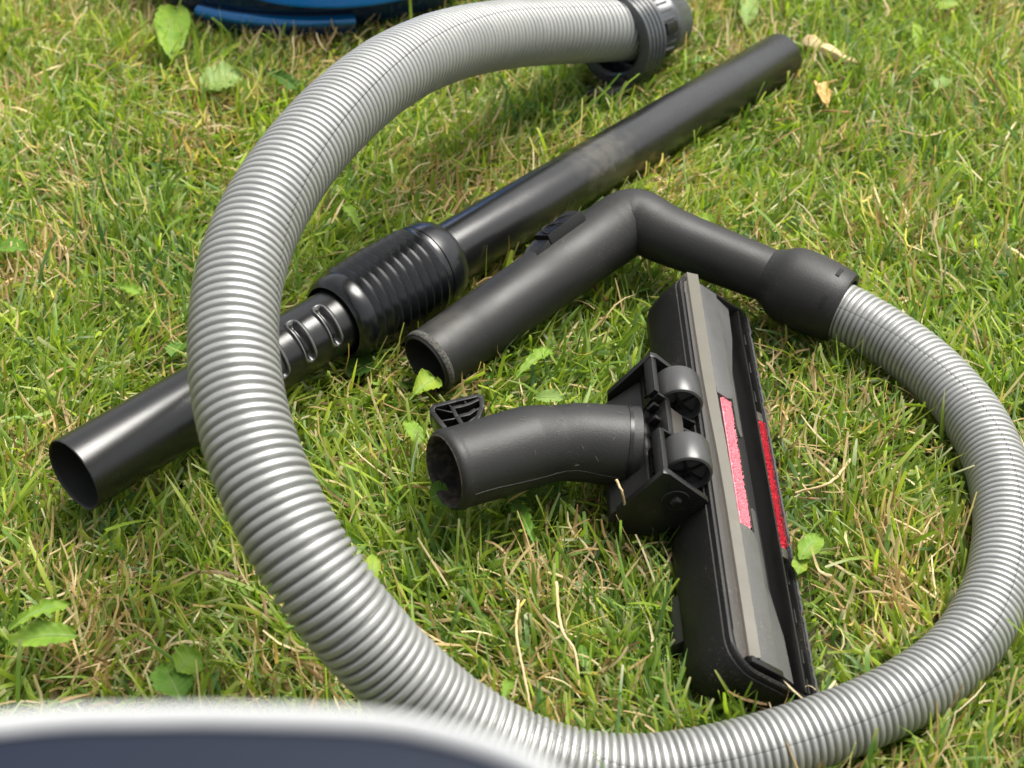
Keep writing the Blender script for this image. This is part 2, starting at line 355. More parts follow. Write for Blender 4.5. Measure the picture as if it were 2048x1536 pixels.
    for ang in (52, -3):
        d = view * math.cos(R(ang)) + sd_ * math.sin(R(ang)) * (1 if sd_ @ V3(0, .643, .766) > 0 else -1); tg = np.cross(ca, d); ro = float(np.interp(cl - .0066, [.025, .032, cl - .004], [.0218, .0217, .0204]))
        g = Geo(); sl_a = np.linspace(-.165, .165, 9); k_ = len(sl_a); sv = [A2 + ca * u + (d * math.cos(x) + tg * math.sin(x)) * (ro + h_) for u in (cl - .0077, cl - .0055) for h_ in (-.002, .00035) for x in sl_a]
        sf = [(a_ * k_ + i, a_ * k_ + i + 1, b_ * k_ + i + 1, b_ * k_ + i) for a_, b_ in ((0, 1), (1, 3), (3, 2), (2, 0)) for i in range(k_ - 1)] + [(0, k_, 3 * k_, 2 * k_), (k_ - 1, 2 * k_ - 1, 4 * k_ - 1, 3 * k_ - 1)]
        g.add(sv, sf); g.build('slot', M['hole'], cf, smooth=False)
    capsule(Ca + ca * .012, Cb, .0205)
    # air slider on the handle
    i0 = int(np.argmin(np.abs(q - .108))); c0 = C[i0]; tt = norm(C[i0 + 1] - C[i0 - 1])
    vd = norm(c0 - V3(0, 0, CAM_H)); up = norm(np.cross(np.cross(vd, tt), vd)) if False else np.cross(tt, vd)
    up = norm(up) * (1 if up[2] > 0 else -1); rd = norm(up * .90 - vd * .42); rd = norm(rd - tt * (rd @ tt)); sw = np.cross(tt, rd)
    if sw @ vd < 0: sw = -sw                              # sw points away from the viewer
    ss = 1
    g = Geo()
    prism(g, [(-.012, -.002), (.0140, -.002), (.0152, .003), (.0140, .0072), (-.012, .0062)], c0 + rd * .0163, tt, rd, sw, -.0062, .0065)
    sl_ = g.build('air_slider', M['smooth'], t, bevel=.0005)
    g = Geo(); prism(g, [(-.024, -.0035), (-.0128, -.0026), (-.0128, .0040), (-.019, .0028), (-.024, .0002)], c0 + rd * .0163, tt, rd, sw, -.0066, .0065)
    g.build('slider_tongue', M['smooth'], sl_, bevel=.0005)
    for u0 in (.004, -.005):
        g = Geo(); an = np.linspace(0, np.pi, 14); arc = [c0 + rd * (.0226 + .0010 * math.sin(x)) + tt * (u0 + .0055 * math.cos(x) * 1.0) + sw * (-.0055 + .010 * math.sin(x)) for x in an]
        sweep(g, arc, [.00055] * 14, np.tile(rd, (14, 1)), 8); g.build('grip_ridge', M['smooth'], sl_)
vacuum_hose()

# ------------------------------------------------------------------ telescopic wand
def telescopic_wand():
    A = V3(-.1993, .5136, .046); B = V3(.1829, .950, .0235)
    t = thing('telescopic_wand', 'black telescopic metal tube with ribbed sleeve, lying diagonally under the hose', 'vacuum tube', tuple(A * .5 + B * .5 - V3(0, 0, (A[2] + B[2]) / 2)))
    ax = norm(B - A); L = np.linalg.norm(B - A)
    view = norm(V3(0, 0, CAM_H) - (A + ax * .2)); ref = norm(view - ax * (view @ ax))
    # where the parts sit along the axis
    tS, tE = .1620, .2430
    # inner tube with pressed catch slots
    seg = 144; th = np.linspace(0, 2 * np.pi, seg, endpoint=False); a, e1, e2 = frame(ax, ref)
    ts = np.unique(np.r_[np.linspace(0, .10, 40), np.linspace(.10, .178, 170), [.20]])
    r0 = np.interp(ts, [0, .075, .09, .24], [.0181, .0178, .0172, .0170])
    rr = r0[:, None] * np.ones((1, seg)); thw = (th + np.pi) % (2 * np.pi) - np.pi
    for tc in (.1490, .1310, .1130):
        x = (ts - tc)[:, None]; y = (thw - R(0))[None, :] * .017
        dy = np.maximum(np.abs(y) - .0085, 0); d = np.sqrt(x ** 2 + dy ** 2)
        rr = rr - .0021 * np.clip(1 - (d / .0027), 0, 1) ** .6 + .0012 * np.exp(-((d - .0033) / .0008) ** 2)
    ring = np.cos(th)[:, None] * e1 + np.sin(th)[:, None] * e2
    vs = (A + a * ts[:, None])[:, None, :] + rr[..., None] * ring[None]
    f = [(i * seg + q, i * seg + (q + 1) % seg, (i + 1) * seg + (q + 1) % seg, (i + 1) * seg + q) for i in range(len(ts) - 1) for q in range(seg)]
    g = Geo(); g.add(vs.reshape(-1, 3), f); it = g.build('inner_tube', M['wand'], t, sharp=0)
    worn = (rr - r0[:, None]); wv = np.where((worn > .00035) & (np.abs(ts - .131) < .03)[:, None], 1, 0)
    it.data.materials.append(M['worn']); it.data.polygons.foreach_set('material_index', wv[:-1].reshape(-1).astype(np.int32))
    g = Geo(); revolve(g, A, ax, [(0, .0181), (-.0005, .0178), (0, .0173), (.001, .0171), (.12, .0166)], 96)
    g.build('tube_mouth', M['dark_inside'], it)
    # ribbed locking sleeve
    prof = [(tS + .012, .0172), (tS + .001, .0185), (tS, .0196), (tS + .0012, .0214), (tS + .0035, .0228), (tS + .009, .0241)]
    t0, t1 = tS + .0105, tE - .0175; nr = 9
    for i in range(nr):
        for k, (fx, am) in enumerate([(0, -.0007), (.25, .0002), (.5, .0009), (.75, .0002)]):
            x = t0 + (t1 - t0) * (i + fx) / nr; prof.append((x, np.interp(x, [t0, (t0 + t1) / 2, t1], [.0243, .0251, .0247]) + am))
    prof += [(t1, .0247), (t1 + .002, .0250), (t1 + .0024, .0235)]
    g = Geo(); revolve(g, A, ax, prof, 72, ref); slv = g.build('locking_sleeve', M['sleeve'], t, sharp=50)
    g = Geo(); revolve(g, A, ax, [(t1 + .0026, .0235), (t1 + .003, .0247), (t1 + .010, .0247), (tE - .006, .0241), (tE - .002, .0230), (tE, .0212), (tE + .0003, .0176)], 72, ref)
    g.build('sleeve_cap', M['sleeve'], t, sharp=60)
    # outer tube
    g = Geo(); revolve(g, A, ax, [(tE - .02, .0172), (L - .0005, .0169), (L, .0166), (L - .0002, .0160), (L - .10, .0158)], 96, ref)
    g.build('outer_tube', M['wand'], t, sharp=40)
    smear(M['wand'], tuple(A + ax * .372 + ref * .0172 + V3(0, .004, .004) - (A * .5 + B * .5 - V3(0, 0, (A[2] + B[2]) / 2))), .045)
    capsule(A, B, .0172); capsule(A + ax * (tS + .004), A + ax * (tE - .003), .0250)
    # a smear of dry soil along the outer tube
    return A, ax
WA, WAX = telescopic_wand()

# ------------------------------------------------------------------ floor nozzle
NO = V3(.0892, .539, .045); NU = norm(V3(-.0099, .9987, .05)); NW = norm(V3(.783, .0389, -.6209)); NN = norm(V3(.622, -.033, .7823))
mm = .001
def nl(u, w_, n): return NO + NU * u * mm + NW * w_ * mm + NN * n * mm
def floor_nozzle():
    t = thing('floor_nozzle', 'black floor nozzle tipped on its side showing pink and red lint strips', 'vacuum nozzle', (.09, .54, 0))
    HL = 128.3; HW = 50.
    def outline(ins, rc, rf=2.5):                        # rounded rectangle in (u, w): large rear corners
        pts = []
        def arc(cu, cw, r, a0, a1, n=8):
            for x in np.linspace(R(a0), R(a1), n): pts.append((cu + r * math.cos(x), cw + r * math.sin(x)))
        hl, w0, w1 = HL - ins, ins, HW - min(ins, 1.0) if ins < 1 else HW - ins
        arc(hl - rc, w0 + rc, rc, 0, -90); arc(-hl + rc, w0 + rc, rc, -90, -180)
        arc(-hl + rf, w1 - rf, rf, 180, 90, 4); arc(hl - rf, w1 - rf, rf, 90, 0, 4)
        return np.array(pts)
    def ringstack(g, levels, capfirst=False, caplast=False):   # (inset, rear radius, n or callable(w))
        rings = []
        for ins, rc, n in levels:
            o = outline(ins, rc); rings.append([nl(u, w_, n(w_) if callable(n) else n) for u, w_ in o])
        k = len(rings[0]); f = []
        for i in range(len(rings) - 1):
            for q in range(k): p = (q + 1) % k; f.append((i * k + q, i * k + p, (i + 1) * k + p, (i + 1) * k + q))
        if capfirst: f.append(tuple(range(k)))
        if caplast: f.append(tuple((len(rings) - 1) * k + i for i in range(k)))
        g.add(np.array(rings).reshape(-1, 3), f); return g
    back = lambda s: (lambda w_: -3 - s * (28 - 24 * max(0, min(1, (w_ - 8) / 42.)) ** 1.2))
    g = Geo()
    ringstack(g, [(2.3, 12, -11), (2.2, 12, -1.2), (1.9, 12, -.2), (.9, 13, 0), (.1, 14, -.6), (0, 14, -2.0), (.0, 14, -3.2), (-.7, 15, -3.4), (-.8, 15, -4.2), (-.9, 15, back(.45)), (0, 15, back(.8)), (2.2, 14, back(.95)), (6, 13, back(1.02)), (12, 10, back(1.05))], caplast=True)
    g.build('housing', M['housing'], t, sharp=45)
    g = Geo(); prism(g, [(2, -25), (12, -29), (12, -41), (3, -39), (0, -33)], NO, NW * mm, NN * mm, NU * mm, -100, -74); g.build('rocker_pedal', M['channel'], t, bevel=.0012)
    # floor of the recess (dark suction channel)
    g = Geo(); ringstack(g, [(2.35, 12, -11.5), (2.35, 12, -10)], capfirst=False, caplast=True); g.build('channel_floor', M['channel'], t, smooth=False)
    # rear rail
    g = Geo()
    bow = lambda u: max(0, 1 - (u / 128.) ** 2)
    sqb = lambda u: 7.5 - 1.9 * math.tanh((u - 15) / 35); sqt = lambda u: 15.8 - 1.1 * math.tanh((u - 15) / 35)
    rail = [(u, sqb(u) + .2) for u in np.linspace(-120, 120, 25)] + [(124, 6.2), (120, 3.6), (112, 2.8), (-112, 2.8), (-120, 3.6), (-124, 6.2)]
    prism(g, rail, NO, NU * mm, NW * mm, NN * mm, -9.8, -.5)
    g.build('rear_rail', M['rail'], t, bevel=.0004)
    g = Geo(); box(g, NO, NU * mm, NW * mm, NN * mm, (-110, 110), (2.45, 2.75), (-9, -.1)); g.build('rail_seam', M['channel'], t, smooth=False)
    # squeegee: a milky rubber blade that leans forward
    us = np.linspace(-121.5, 129, 60); vs = []; rng = random.Random(3)
    for u in us:
        b_ = sqb(u); j = .15 * math.sin(u * .9) + .2 * mnoise.noise(Vector((u * .08, 0, 0))); tp = sqt(u) - 2.5
        for w_, n in ((b_, -5), (b_ + .4, .3), (tp - .4 + j, 2.6), (tp + j, 2.0), (b_ + 1.7, -.8), (b_ + 1.4, -5)): vs.append(nl(u, w_, n))
    k = 6; f = [(i * k + q, i * k + (q + 1) % k, (i + 1) * k + (q + 1) % k, (i + 1) * k + q) for i in range(len(us) - 1) for q in range(k)] + [tuple(range(k)), tuple((len(us) - 1) * k + i for i in range(k))]
    g = Geo(); g.add(vs, f); sq = g.build('squeegee', M['squeegee'], t, sharp=30)
    vs = []; us = np.linspace(-121, 128, 90); f = []
    for u in us:
        b_ = sqb(u) - .4; j = abs(mnoise.noise(Vector((u * .25, 5, 0)))) * 1.0
        for w_, n in ((b_ - .2 - j * .6, -1.0), (b_ + .5, .15 + j * .4), (b_ + 1.0 + j * .7, .25), (b_ + 1.1, -1.0)): vs.append(nl(u, w_, n))
    f = [(i * 4 + q, i * 4 + (q + 1) % 4, (i + 1) * 4 + (q + 1) % 4, (i + 1) * 4 + q) for i in range(len(us) - 1) for q in range(4)]
    g = Geo(); g.add(vs, f); g.build('dirt_line', M['dirt'], sq)
    # sole plates beside the lint strip
    for a0, a1, lab in ((42.5, 126.5, 0), (-42.5, -120, 1)):
        s_ = 1 if a0 > 0 else -1
        g = Geo()
        prism(g, [(a0, 15.5), (a1, 12.5), (a1, 27.2), (a0 + s_ * 9, 27.6), (a0 + s_ * 1.5, 26), (a0, 22.5)], NO, NU * mm, NW * mm, NN * mm, -9.8, .2)
        g.build('sole_plate', M['sole'], t, bevel=.0006)
        g = Geo()                                        # sloping apron with its raised lip
        lo = [(a0 - s_ * 17, 29.6), (a0 - s_ * 19, 31.5), (a0 - s_ * 17.5, 33.2), (a0 + s_ * 28, 33.4), (a1 * .80, 38.2), (a1, 39.3)]
        hi = [(a0 - s_ * 15, 27.6), (a0 - s_ * 15, 27.7), (a0 - s_ * 14, 27.7), (a0 + s_ * 28, 27.8), (a1 * .80, 27.8), (a1, 27.8)]
        vs = [nl(u, w_, -1.2) for u, w_ in hi] + [nl(u, w_, -3.2) for u, w_ in lo] + [nl(u, w_, -9.9) for u, w_ in lo] + [nl(u, w_, -9.9) for u, w_ in hi]
        f = [(i + b * 6, i + 1 + b * 6, i + 1 + ((b + 1) % 4) * 6, i + ((b + 1) % 4) * 6) for i in range(5) for b in range(4)] + [(0, 6, 12, 18), (5, 11, 17, 23)]
        g.add(vs, f); g.build('sole_apron', M['sole'], t, bevel=.0005)
    # cross bar round the lint strip
    g = Geo(); box(g, NO, NU * mm, NW * mm, NN * mm, (-42, 42), (26.2, 27.6), (-9.8, -.9)); box(g, NO, NU * mm, NW * mm, NN * mm, (-42, 42), (16.2, 18.0), (-9.8, -.7)); g.build('strip_frame', M['smooth'], t, bevel=.0003)
    # front ridge and end stops
    g = Geo(); box(g, NO, NU * mm, NW * mm, NN * mm, (-124.5, 124.5), (42.6, 43.8), (-10, -.1)); g.build('front_ridge', M['smooth'], t, bevel=.0004)
    g = Geo(); box(g, NO, NU * mm, NW * mm, NN * mm, (-124.4, -121.0), (9.5, 28.2), (-9, 1.6)); g.build('end_stop', M['smooth'], t, bevel=.0008)
    g = Geo(); box(g, NO, NU * mm, NW * mm, NN * mm, (127.4, 129.8), (10.5, 26.5), (-9, .6)); 
    # front edge with its worn felt lip
    us = np.linspace(-125.5, 123, 160); vs = []; f = []
    for u in us:
        j = .35 * mnoise.noise(Vector((u * .35, 9, 0))) + .25 * mnoise.noise(Vector((u * 1.7, 4, 0)))
        notch = -.9 if (abs(u) > 50 and (u % 27) < 2.4) else 0
        for w_, n in ((49.3 + j * .3, -6), (49.3 + j * .5, .3 + j + notch), (50.3 + j * .4, .5 + j + notch), (50.6, -6)): vs.append(nl(u, w_, n))
    f = [(i * 4 + q, i * 4 + (q + 1) % 4, (i + 1) * 4 + (q + 1) % 4, (i + 1) * 4 + q) for i in range(len(us) - 1) for q in range(4)] + [(0, 1, 2, 3), tuple(len(us) * 4 - 4 + i for i in range(4))]
    g = Geo(); g.add(vs, f); g.build('felt_edge', M['felt'], t, sharp=30)
    for u0 in (45.0, -45.0):
        g = Geo(); box(g, NO, NU * mm, NW * mm, NN * mm, (u0 - 3.2, u0 + 3.2), (44.0, 49.0), (-10, -.6)); g.build('strip_stop', M['rail'], t, bevel=.0006)
    for u0 in (62, 84, 106, -58, -80, -102, -118):
        g = Geo(); box(g, NO, NU * mm, NW * mm, NN * mm, (u0 - 4, u0 + 4), (47.2, 48.8), (-8, -2.2)); g.build('snap_tab', M['channel'], t, bevel=.0003)
    # velour strips: a backing with tufts standing on it
    def velour(name, u0, u1, w0, w1, n0, h, m, seed, nt_):
        rg = np.random.default_rng(seed); g = Geo()
        box(g, NO, NU * mm, NW * mm, NN * mm, (u0, u1), (w0, w1), (-10, n0))
        for _ in range(nt_):
            u = rg.uniform(u0 + .4, u1 - .4); w_ = rg.uniform(w0 + .3, w1 - .1); r = rg.uniform(.18, .32); hh = h * rg.uniform(.35, 1.15); lu, lw = rg.normal(.25, .2), rg.normal(0, .2)
            b_ = [nl(u + r * math.cos(x), w_ + r * math.sin(x), n0 - .1) for x in (0, 1.57, 3.14, 4.71)]
            tp = [nl(u + lu + r * .6 * math.cos(x), w_ + lw + r * .6 * math.sin(x), n0 + hh) for x in (0, 1.57, 3.14, 4.71)]
            g.add(b_ + tp, [(0, 1, 5, 4), (1, 2, 6, 5), (2, 3, 7, 6), (3, 0, 4, 7), (4, 5, 6, 7)])
        return g.build(name, m, t, smooth=False)
    velour('lint_strip', -41.5, 41.8, 18.9, 25.1, -1.1, 1.1, M['pink'], 1, 3200)['label'] = 'pale pink velour lint strip'
    velour('lint_strip', -41.5, 41.8, 44.3, 49.2, -1.1, 1.2, M['red'], 2, 1700)['label'] = 'deep red velour lint strip'
    # wheels on the rear edge
    for u0 in (24.0, -20.5):
        c = nl(u0, -11.8, -1.2)
        g = Geo(); revolve(g, c - NU * .0088, NU, [(.003, .0015), (.003, .0085), (.0006, .0092), (0, .0100), (.0005, .0110), (.002, .0116), (.0156, .0116), (.0171, .0110), (.0176, .0100), (.017, .0092), (.0146, .0085), (.0146, .0015)], 48)
        wh = g.build('wheel', M['wheel'], t, sharp=40)
        g = Geo()
        for i in range(5):
            d = NW * math.cos(i * 1.2566) + NN * math.sin(i * 1.2566); box(g, c - NU * .0068, d, np.cross(NU, d), NU, (.001, .0088), (-.0005, .0005), (0, .0025))
        revolve(g, c - NU * .0085, NU, [(0, .0004), (0, .0022), (.004, .0022)], 16); g.build('hub', M['smooth'], wh, bevel=0)
    # wheel bracket
    X = (NO, NU * mm, NW * mm, NN * mm)
    Y = (NO, NW * mm, NN * mm, NU * mm)                   # polygons in (w, n), extruded along u
    cheek = [(-.8, -.9), (-3, -.2), (-27, 2.0), (-30, 1.0), (-29.5, -31), (-20, -42), (-6, -34), (-.8, -24)]
    g = Geo(); prism(g, cheek, *Y, -40.2, -36.8); ck = g.build('bracket_cheek', M['smooth'], t, bevel=.0006)
    ccx = nl(-40.2, -13.5, -9.0)
    g = Geo(); revolve(g, ccx, -NU, [(0, .0065), (.0004, .0062), (.0003, .0052)], 32); disc(g, ccx - NU * .0003, NU, .0052)
    revolve(g, ccx, -NU, [(.0002, .0030), (.0014, .0028), (.0022, .0019), (.0024, .0002)], 24); g.build('pivot_pin', M['smooth'], ck)
    g = Geo(); prism(g, cheek, *Y, 36.8, 40.2); g.build('bracket_cheek', M['smooth'], t, bevel=.0006)
    for ua, ub in ((13.5, 36.9), (-36.9, -11)):
        g = Geo(); box(g, *X, (ua, ub), (-29.8, -26.6), (-4.5, 1.2)); g.build('bracket_bar', M['smooth'], t, bevel=.0006)
    g = Geo(); box(g, *X, (-11.2, 13.8), (-23.0, -19.6), (-9, .6)); g.build('bracket_bar', M['smooth'], t, bevel=.0006)
    for ua, ub in ((12.2, 13.9), (-11.4, -10.0)):
        g = Geo(); box(g, *X, (ua, ub), (-27.5, -20.5), (-4.4, .9)); g.build('bracket_rib', M['smooth'], t, bevel=.0004)
    g = Geo(); prism(g, [(-19.4, -1), (-10, -1.8), (-9, -14), (-19.4, -14)], *Y, -8.0, 11.0); g.build('bracket_spacer', M['rail'], t, bevel=.0005)
    for u0 in (12.6, 4.0, -9.2):
        g = Geo(); prism(g, [(-9.8, -3), (-.6, -2.2), (-.6, -12), (-9.8, -12)], *Y, u0 - .8, u0 + .8); g.build('bracket_rib', M['smooth'], t, bevel=.0002)
    for u0 in (10.5, 1.5, -7.5):
        g = Geo(); box(g, *X, (u0 - 1.1, u0 + 1.1), (-26.5, -23.1), (-9, -3.2)); g.build('bracket_rib', M['smooth'], t, bevel=.0003)
    g = Geo(); prism(g, [(-.9, -12), (-20, -22), (-20, -30), (-.9, -26)], *Y, -36.7, 36.7); g.build('bracket_back', M['channel'], t, smooth=False)
    for ua, ub in ((15, 36.7), (-36.7, -13)):
        g = Geo(); prism(g, [(-24.4, -12.5), (-26.4, -1.0), (-24.8, -1.0), (-22.6, -12.5)], *Y, ua, ub); g.build('bracket_slope', M['smooth'], t, smooth=False)
    for u0 in (26, -24):                                  # framed snap windows on the slope behind the wheels
        g = Geo(); A_ = nl(u0, -25.3, -7.4); dirw = norm(NN * .985 - NW * .171); nn_ = -norm(np.cross(NU, dirw)) ; nn_ = nn_ if nn_ @ NW < 0 else -nn_
        for (ua, ub, wa, wb) in ((-6, 6, -3.0, -1.9), (-6, 6, 1.9, 3.0), (-6, -4.9, -1.9, 1.9), (4.9, 6, -1.9, 1.9)):
            box(g, A_, NU * mm, dirw * mm, nn_ * mm, (ua, ub), (wa, wb), (-.3, .9))
        box(g, A_, NU * mm, dirw * mm, nn_ * mm, (-3.2, 3.2), (-1.1, 1.1), (-.3, .7))
        g.build('snap_window', M['smooth'], t, bevel=.0002)
    # swivel block: its face drops steeply behind the bracket
    blk = [(-18, -13.5), (-23.2, -13.6), (-24.2, -14.6), (-27.6, -37), (-25, -42), (-12, -36), (-8, -16)]
    g = Geo(); prism(g, blk, *Y, -36.0, 36.0); g.build('swivel_block', M['plastic'], t, bevel=.0016)
    # neck
    nA, nB, nJ = V3(-.0305, .5085, .0530), V3(.0195, .5372, .0462), V3(.0580, .5375, .0412)
    nk = [nA, nA + (nB - nA) * .4, nA + (nB - nA) * .78, nB + (nJ - nB) * .06 - V3(.0015, .0022, 0), nB + (nJ - nB) * .34, nB + (nJ - nB) * .66, nJ]
    C, L = resample(catmull(nk, 12), .001); n = len(C); q = np.linspace(0, L, n)
    rad = np.interp(q, [0, .001, .003, .005, .0055, .03, .045, .058, .068, L], [.0172, .0184, .0190, .0190, .0187, .0190, .0191, .0178, .0184, .0194])
    g = Geo(); sweep(g, C, rad, None, 80); nb = g.build('neck', M['plastic'], t, sharp=0)
    T0 = norm(C[3] - C[0])
    g = Geo(); revolve(g, C[0], T0, [(0, .0172), (-.0004, .0168), (.0003, .0161), (.002, .0158), (.06, .0150)], 72); g.build('neck_mouth', M['inside'], nb)
    def around(i, ang, h=0.):                             # a point on the neck's skin; ang is measured from the side that faces up and near
        T_ = norm(C[min(i + 1, n - 1)] - C[max(i - 1, 0)]); a_, f1, f2 = frame(T_, (0, -.77, .64)); f2 = f2 if f2[2] > 0 else -f2
        return C[i] + (f1 * math.cos(R(ang)) + f2 * math.sin(R(ang))) * (rad[i] + h)
    ml_ = [around(i, -46 + 3 * math.sin(i * .12), .00002) for i in range(6, n - 8, 2)]
    g = Geo(); sweep(g, ml_, [.00016] * len(ml_), None, 6); g.build('mould_line', M['wheel'], nb, sharp=0)
    g = Geo(); rgn = random.Random(8)
    for _ in range(13):
        i = rgn.randrange(8, n - 6); a0 = rgn.uniform(-50, 75); i2 = max(4, min(n - 3, i + rgn.randrange(-3, 4))); da = rgn.uniform(-9, 9)
        pts = catmull([around(i, a0, .0002), around((i + i2) // 2, a0 + da * .5 + rgn.uniform(-3, 3), .0005), around(i2, a0 + da, .0003)], 4)
        sweep(g, pts, [rgn.uniform(.00005, .00009)] * len(pts), None, 4)
    tag(g.build('lint', mat('pale_lint', (.20, .18, .15), .8), nb, sharp=0), kind='stuff')
    T1 = norm(C[-1] - C[-6])
    g = Geo(); revolve(g, C[-1] - T1 * .0052, T1, [(-.0010, .0180), (-.0008, .0197), (.0008, .0198), (.0012, .0182)], 72); g.build('neck_collar', M['smooth'], nb)
    capsule(C[0], C[n // 2], .0182); capsule(C[n // 2], C[-1], .018)
    # parking hook: an open ribbed frame behind the neck mouth
    H0 = V3(-.03, .55, .0505); HU = V3(1, 0, 0); HV = V3(0, 1, 0); HD = V3(0, 0, -1)
    outer = [(3.8, -19.6), (-1.1, -9.3), (-7.4, 1.8), (-7.8, 4.7), (-6.8, 6.6), (2.9, 10.6), (13.1, 14.3), (15.3, 13.5), (15.8, 6.3), (13.4, -3.2)]
    inner = [((1.6, 5.5), (5.8, 6.8), 2.0), ((5.8, 6.8), (10.4, 9.2), 1.8), ((10.4, 9.2), (15.2, 12.9), 1.6), ((1.8, 5.2), (3.8, -0.4), 2.0), ((3.8, -0.4), (9.9, -12.8), 2.2), ((-5.6, 4.9), (1.5, 2.7), 0.8), ((-4.4, -3.9), (3.4, -1.7), 0.8), ((-0.2, 8.6), (1.8, 5.2), 0.8), ((7.0, 11.8), (8.5, 8.3), 0.8), ((5.1, -0.4), (9.6, 1.3), 2.2), ((9.6, 1.3), (12.3, 4.1), 2.0), ((12.3, 4.1), (15.3, 6.3), 1.2), ((9.6, -4.0), (13.9, 0.7), 1.0)]
    g = Geo()
    def bar(p, q_, wd, d0=0., d1=8.):
        p, q_ = V3(*p), V3(*q_); d = norm(q_ - p); p = p - d * wd * .35; q_ = q_ + d * wd * .35; nrm = V3(-d[1], d[0]) * wd / 2
        prism(g, [tuple(p + nrm), tuple(q_ + nrm), tuple(q_ - nrm), tuple(p - nrm)], H0, HU * mm, HV * mm, HD * mm, d0, d1)
    for k_ in range(len(outer) - 1): bar(outer[k_], outer[k_ + 1], 2.3, .003 * k_, 9)
    for k_, (p, q_, wd) in enumerate(inner): bar(p, q_, wd, .35 + .02 * k_ if wd < 1.9 else .1 + .01 * k_, 7)
    prism(g, outer, H0, HU * mm, HV * mm, HD * mm, 7.5, 9.1)
    g.build('parking_hook', M['smooth'], nb, bevel=.0003)
    capsule(nl(-118, 14, -9), nl(118, 14, -9), .009); capsule(nl(-118, 36, -6), nl(118, 36, -6), .007); capsule(nl(-118, 9, -17), nl(118, 9, -17), .010)
    capsule(nl(-118, 46, -4), nl(118, 46, -4), .0045)
    for u0 in (-34, -20, 0, 20, 34): capsule(nl(u0, -14, -10), nl(u0, -18, -30), .012)
    capsule(H0 + V3(-.006, .002, -.004), H0 + V3(.013, .010, -.004), .0085); capsule(H0 + V3(0, -.006, -.004), H0 + V3(.01, 0, -.004), .0085)
floor_nozzle()

# ------------------------------------------------------------------ ground and grass
def ground_mat():
    m = bpy.data.materials.new('lawn_soil'); m.use_nodes = True; n = m.node_tree.nodes; l = m.node_tree.links; b = n['Principled BSDF']
    tc = n.new('ShaderNodeTexCoord'); a = n.new('ShaderNodeTexNoise'); a.inputs['Scale'].default_value = 160; a.inputs['Detail'].default_value = 8
    l.new(tc.outputs['Object'], a.inputs['Vector']); r = n.new('ShaderNodeValToRGB'); e = r.color_ramp.elements
    e[0].position = .3; e[0].color = (.035, .026, .015, 1); e[1].position = .7; e[1].color = (.16, .115, .06, 1); x = e.new(.5); x.color = (.07, .065, .025, 1)
    l.new(a.outputs['Fac'], r.inputs[0]); l.new(r.outputs[0], b.inputs['Base Color']); b.inputs['Roughness'].default_value = .95
    bp = n.new('ShaderNodeBump'); bp.inputs['Distance'].default_value = .006; l.new(a.outputs['Fac'], bp.inputs['Height']); l.new(bp.outputs[0], b.inputs['Normal'])
    return m
g = Geo(); g.add([(-60, -60, 0), (60, -60, 0), (60, 60, 0), (-60, 60, 0)], [(0, 1, 2, 3)])
tag(g.build('ground', ground_mat(), smooth=False), kind='structure')

def grass_mat():
    m = bpy.data.materials.new('grass_blade'); m.use_nodes = True; n = m.node_tree.nodes; l = m.node_tree.links; b = n['Principled BSDF']
    at = n.new('ShaderNodeAttribute'); at.attribute_name = 'tint'
    l.new(at.outputs['Color'], b.inputs['Base Color']); b.inputs['Roughness'].default_value = .45; b.inputs['Specular IOR Level'].default_value = .32
    tr = n.new('ShaderNodeBsdfTranslucent'); mu = n.new('ShaderNodeMix'); mu.data_type = 'RGBA'; mu.blend_type = 'MULTIPLY'; mu.inputs[0].default_value = 1
    l.new(at.outputs['Color'], mu.inputs[6]); mu.inputs[7].default_value = (1.5, 1.6, .7, 1); l.new(mu.outputs[2], tr.inputs['Color'])
    ms = n.new('ShaderNodeMixShader'); ms.inputs[0].default_value = .42
    l.new(b.outputs[0], ms.inputs[1]); l.new(tr.outputs[0], ms.inputs[2]); l.new(ms.outputs[0], n['Material Output'].inputs[0])
    return m
GM = grass_mat()

class VNoise:                                            # smooth value noise on a grid, vectorised
    def __init__(s, seed, cell): s.t = np.random.default_rng(seed).random((128, 128)); s.c = cell
    def __call__(s, x, y):
        x = x / s.c + 40; y = y / s.c + 40; i = np.floor(x).astype(int); j = np.floor(y).astype(int); u = x - i; v = y - j
        u = u * u * (3 - 2 * u); v = v * v * (3 - 2 * v); T = s.t; m_ = 127
        a = T[i & m_, j & m_]; b = T[(i + 1) & m_, j & m_]; c = T[i & m_, (j + 1) & m_]; d = T[(i + 1) & m_, (j + 1) & m_]
        return a * (1 - u) * (1 - v) + b * u * (1 - v) + c * (1 - u) * v + d * u * v
N1, N2, N3, N4 = VNoise(1, .045), VNoise(2, .022), VNoise(3, .09), VNoise(4, .03)

GREEN = np.array([(.086, .155, .026), (.140, .220, .030), (.200, .285, .036), (.262, .345, .038), (.335, .400, .055), (.385, .435, .125)])
DRY = np.array([(.46, .33, .16), (.56, .43, .24), (.38, .26, .12), (.62, .51, .32), (.26, .17, .085)])

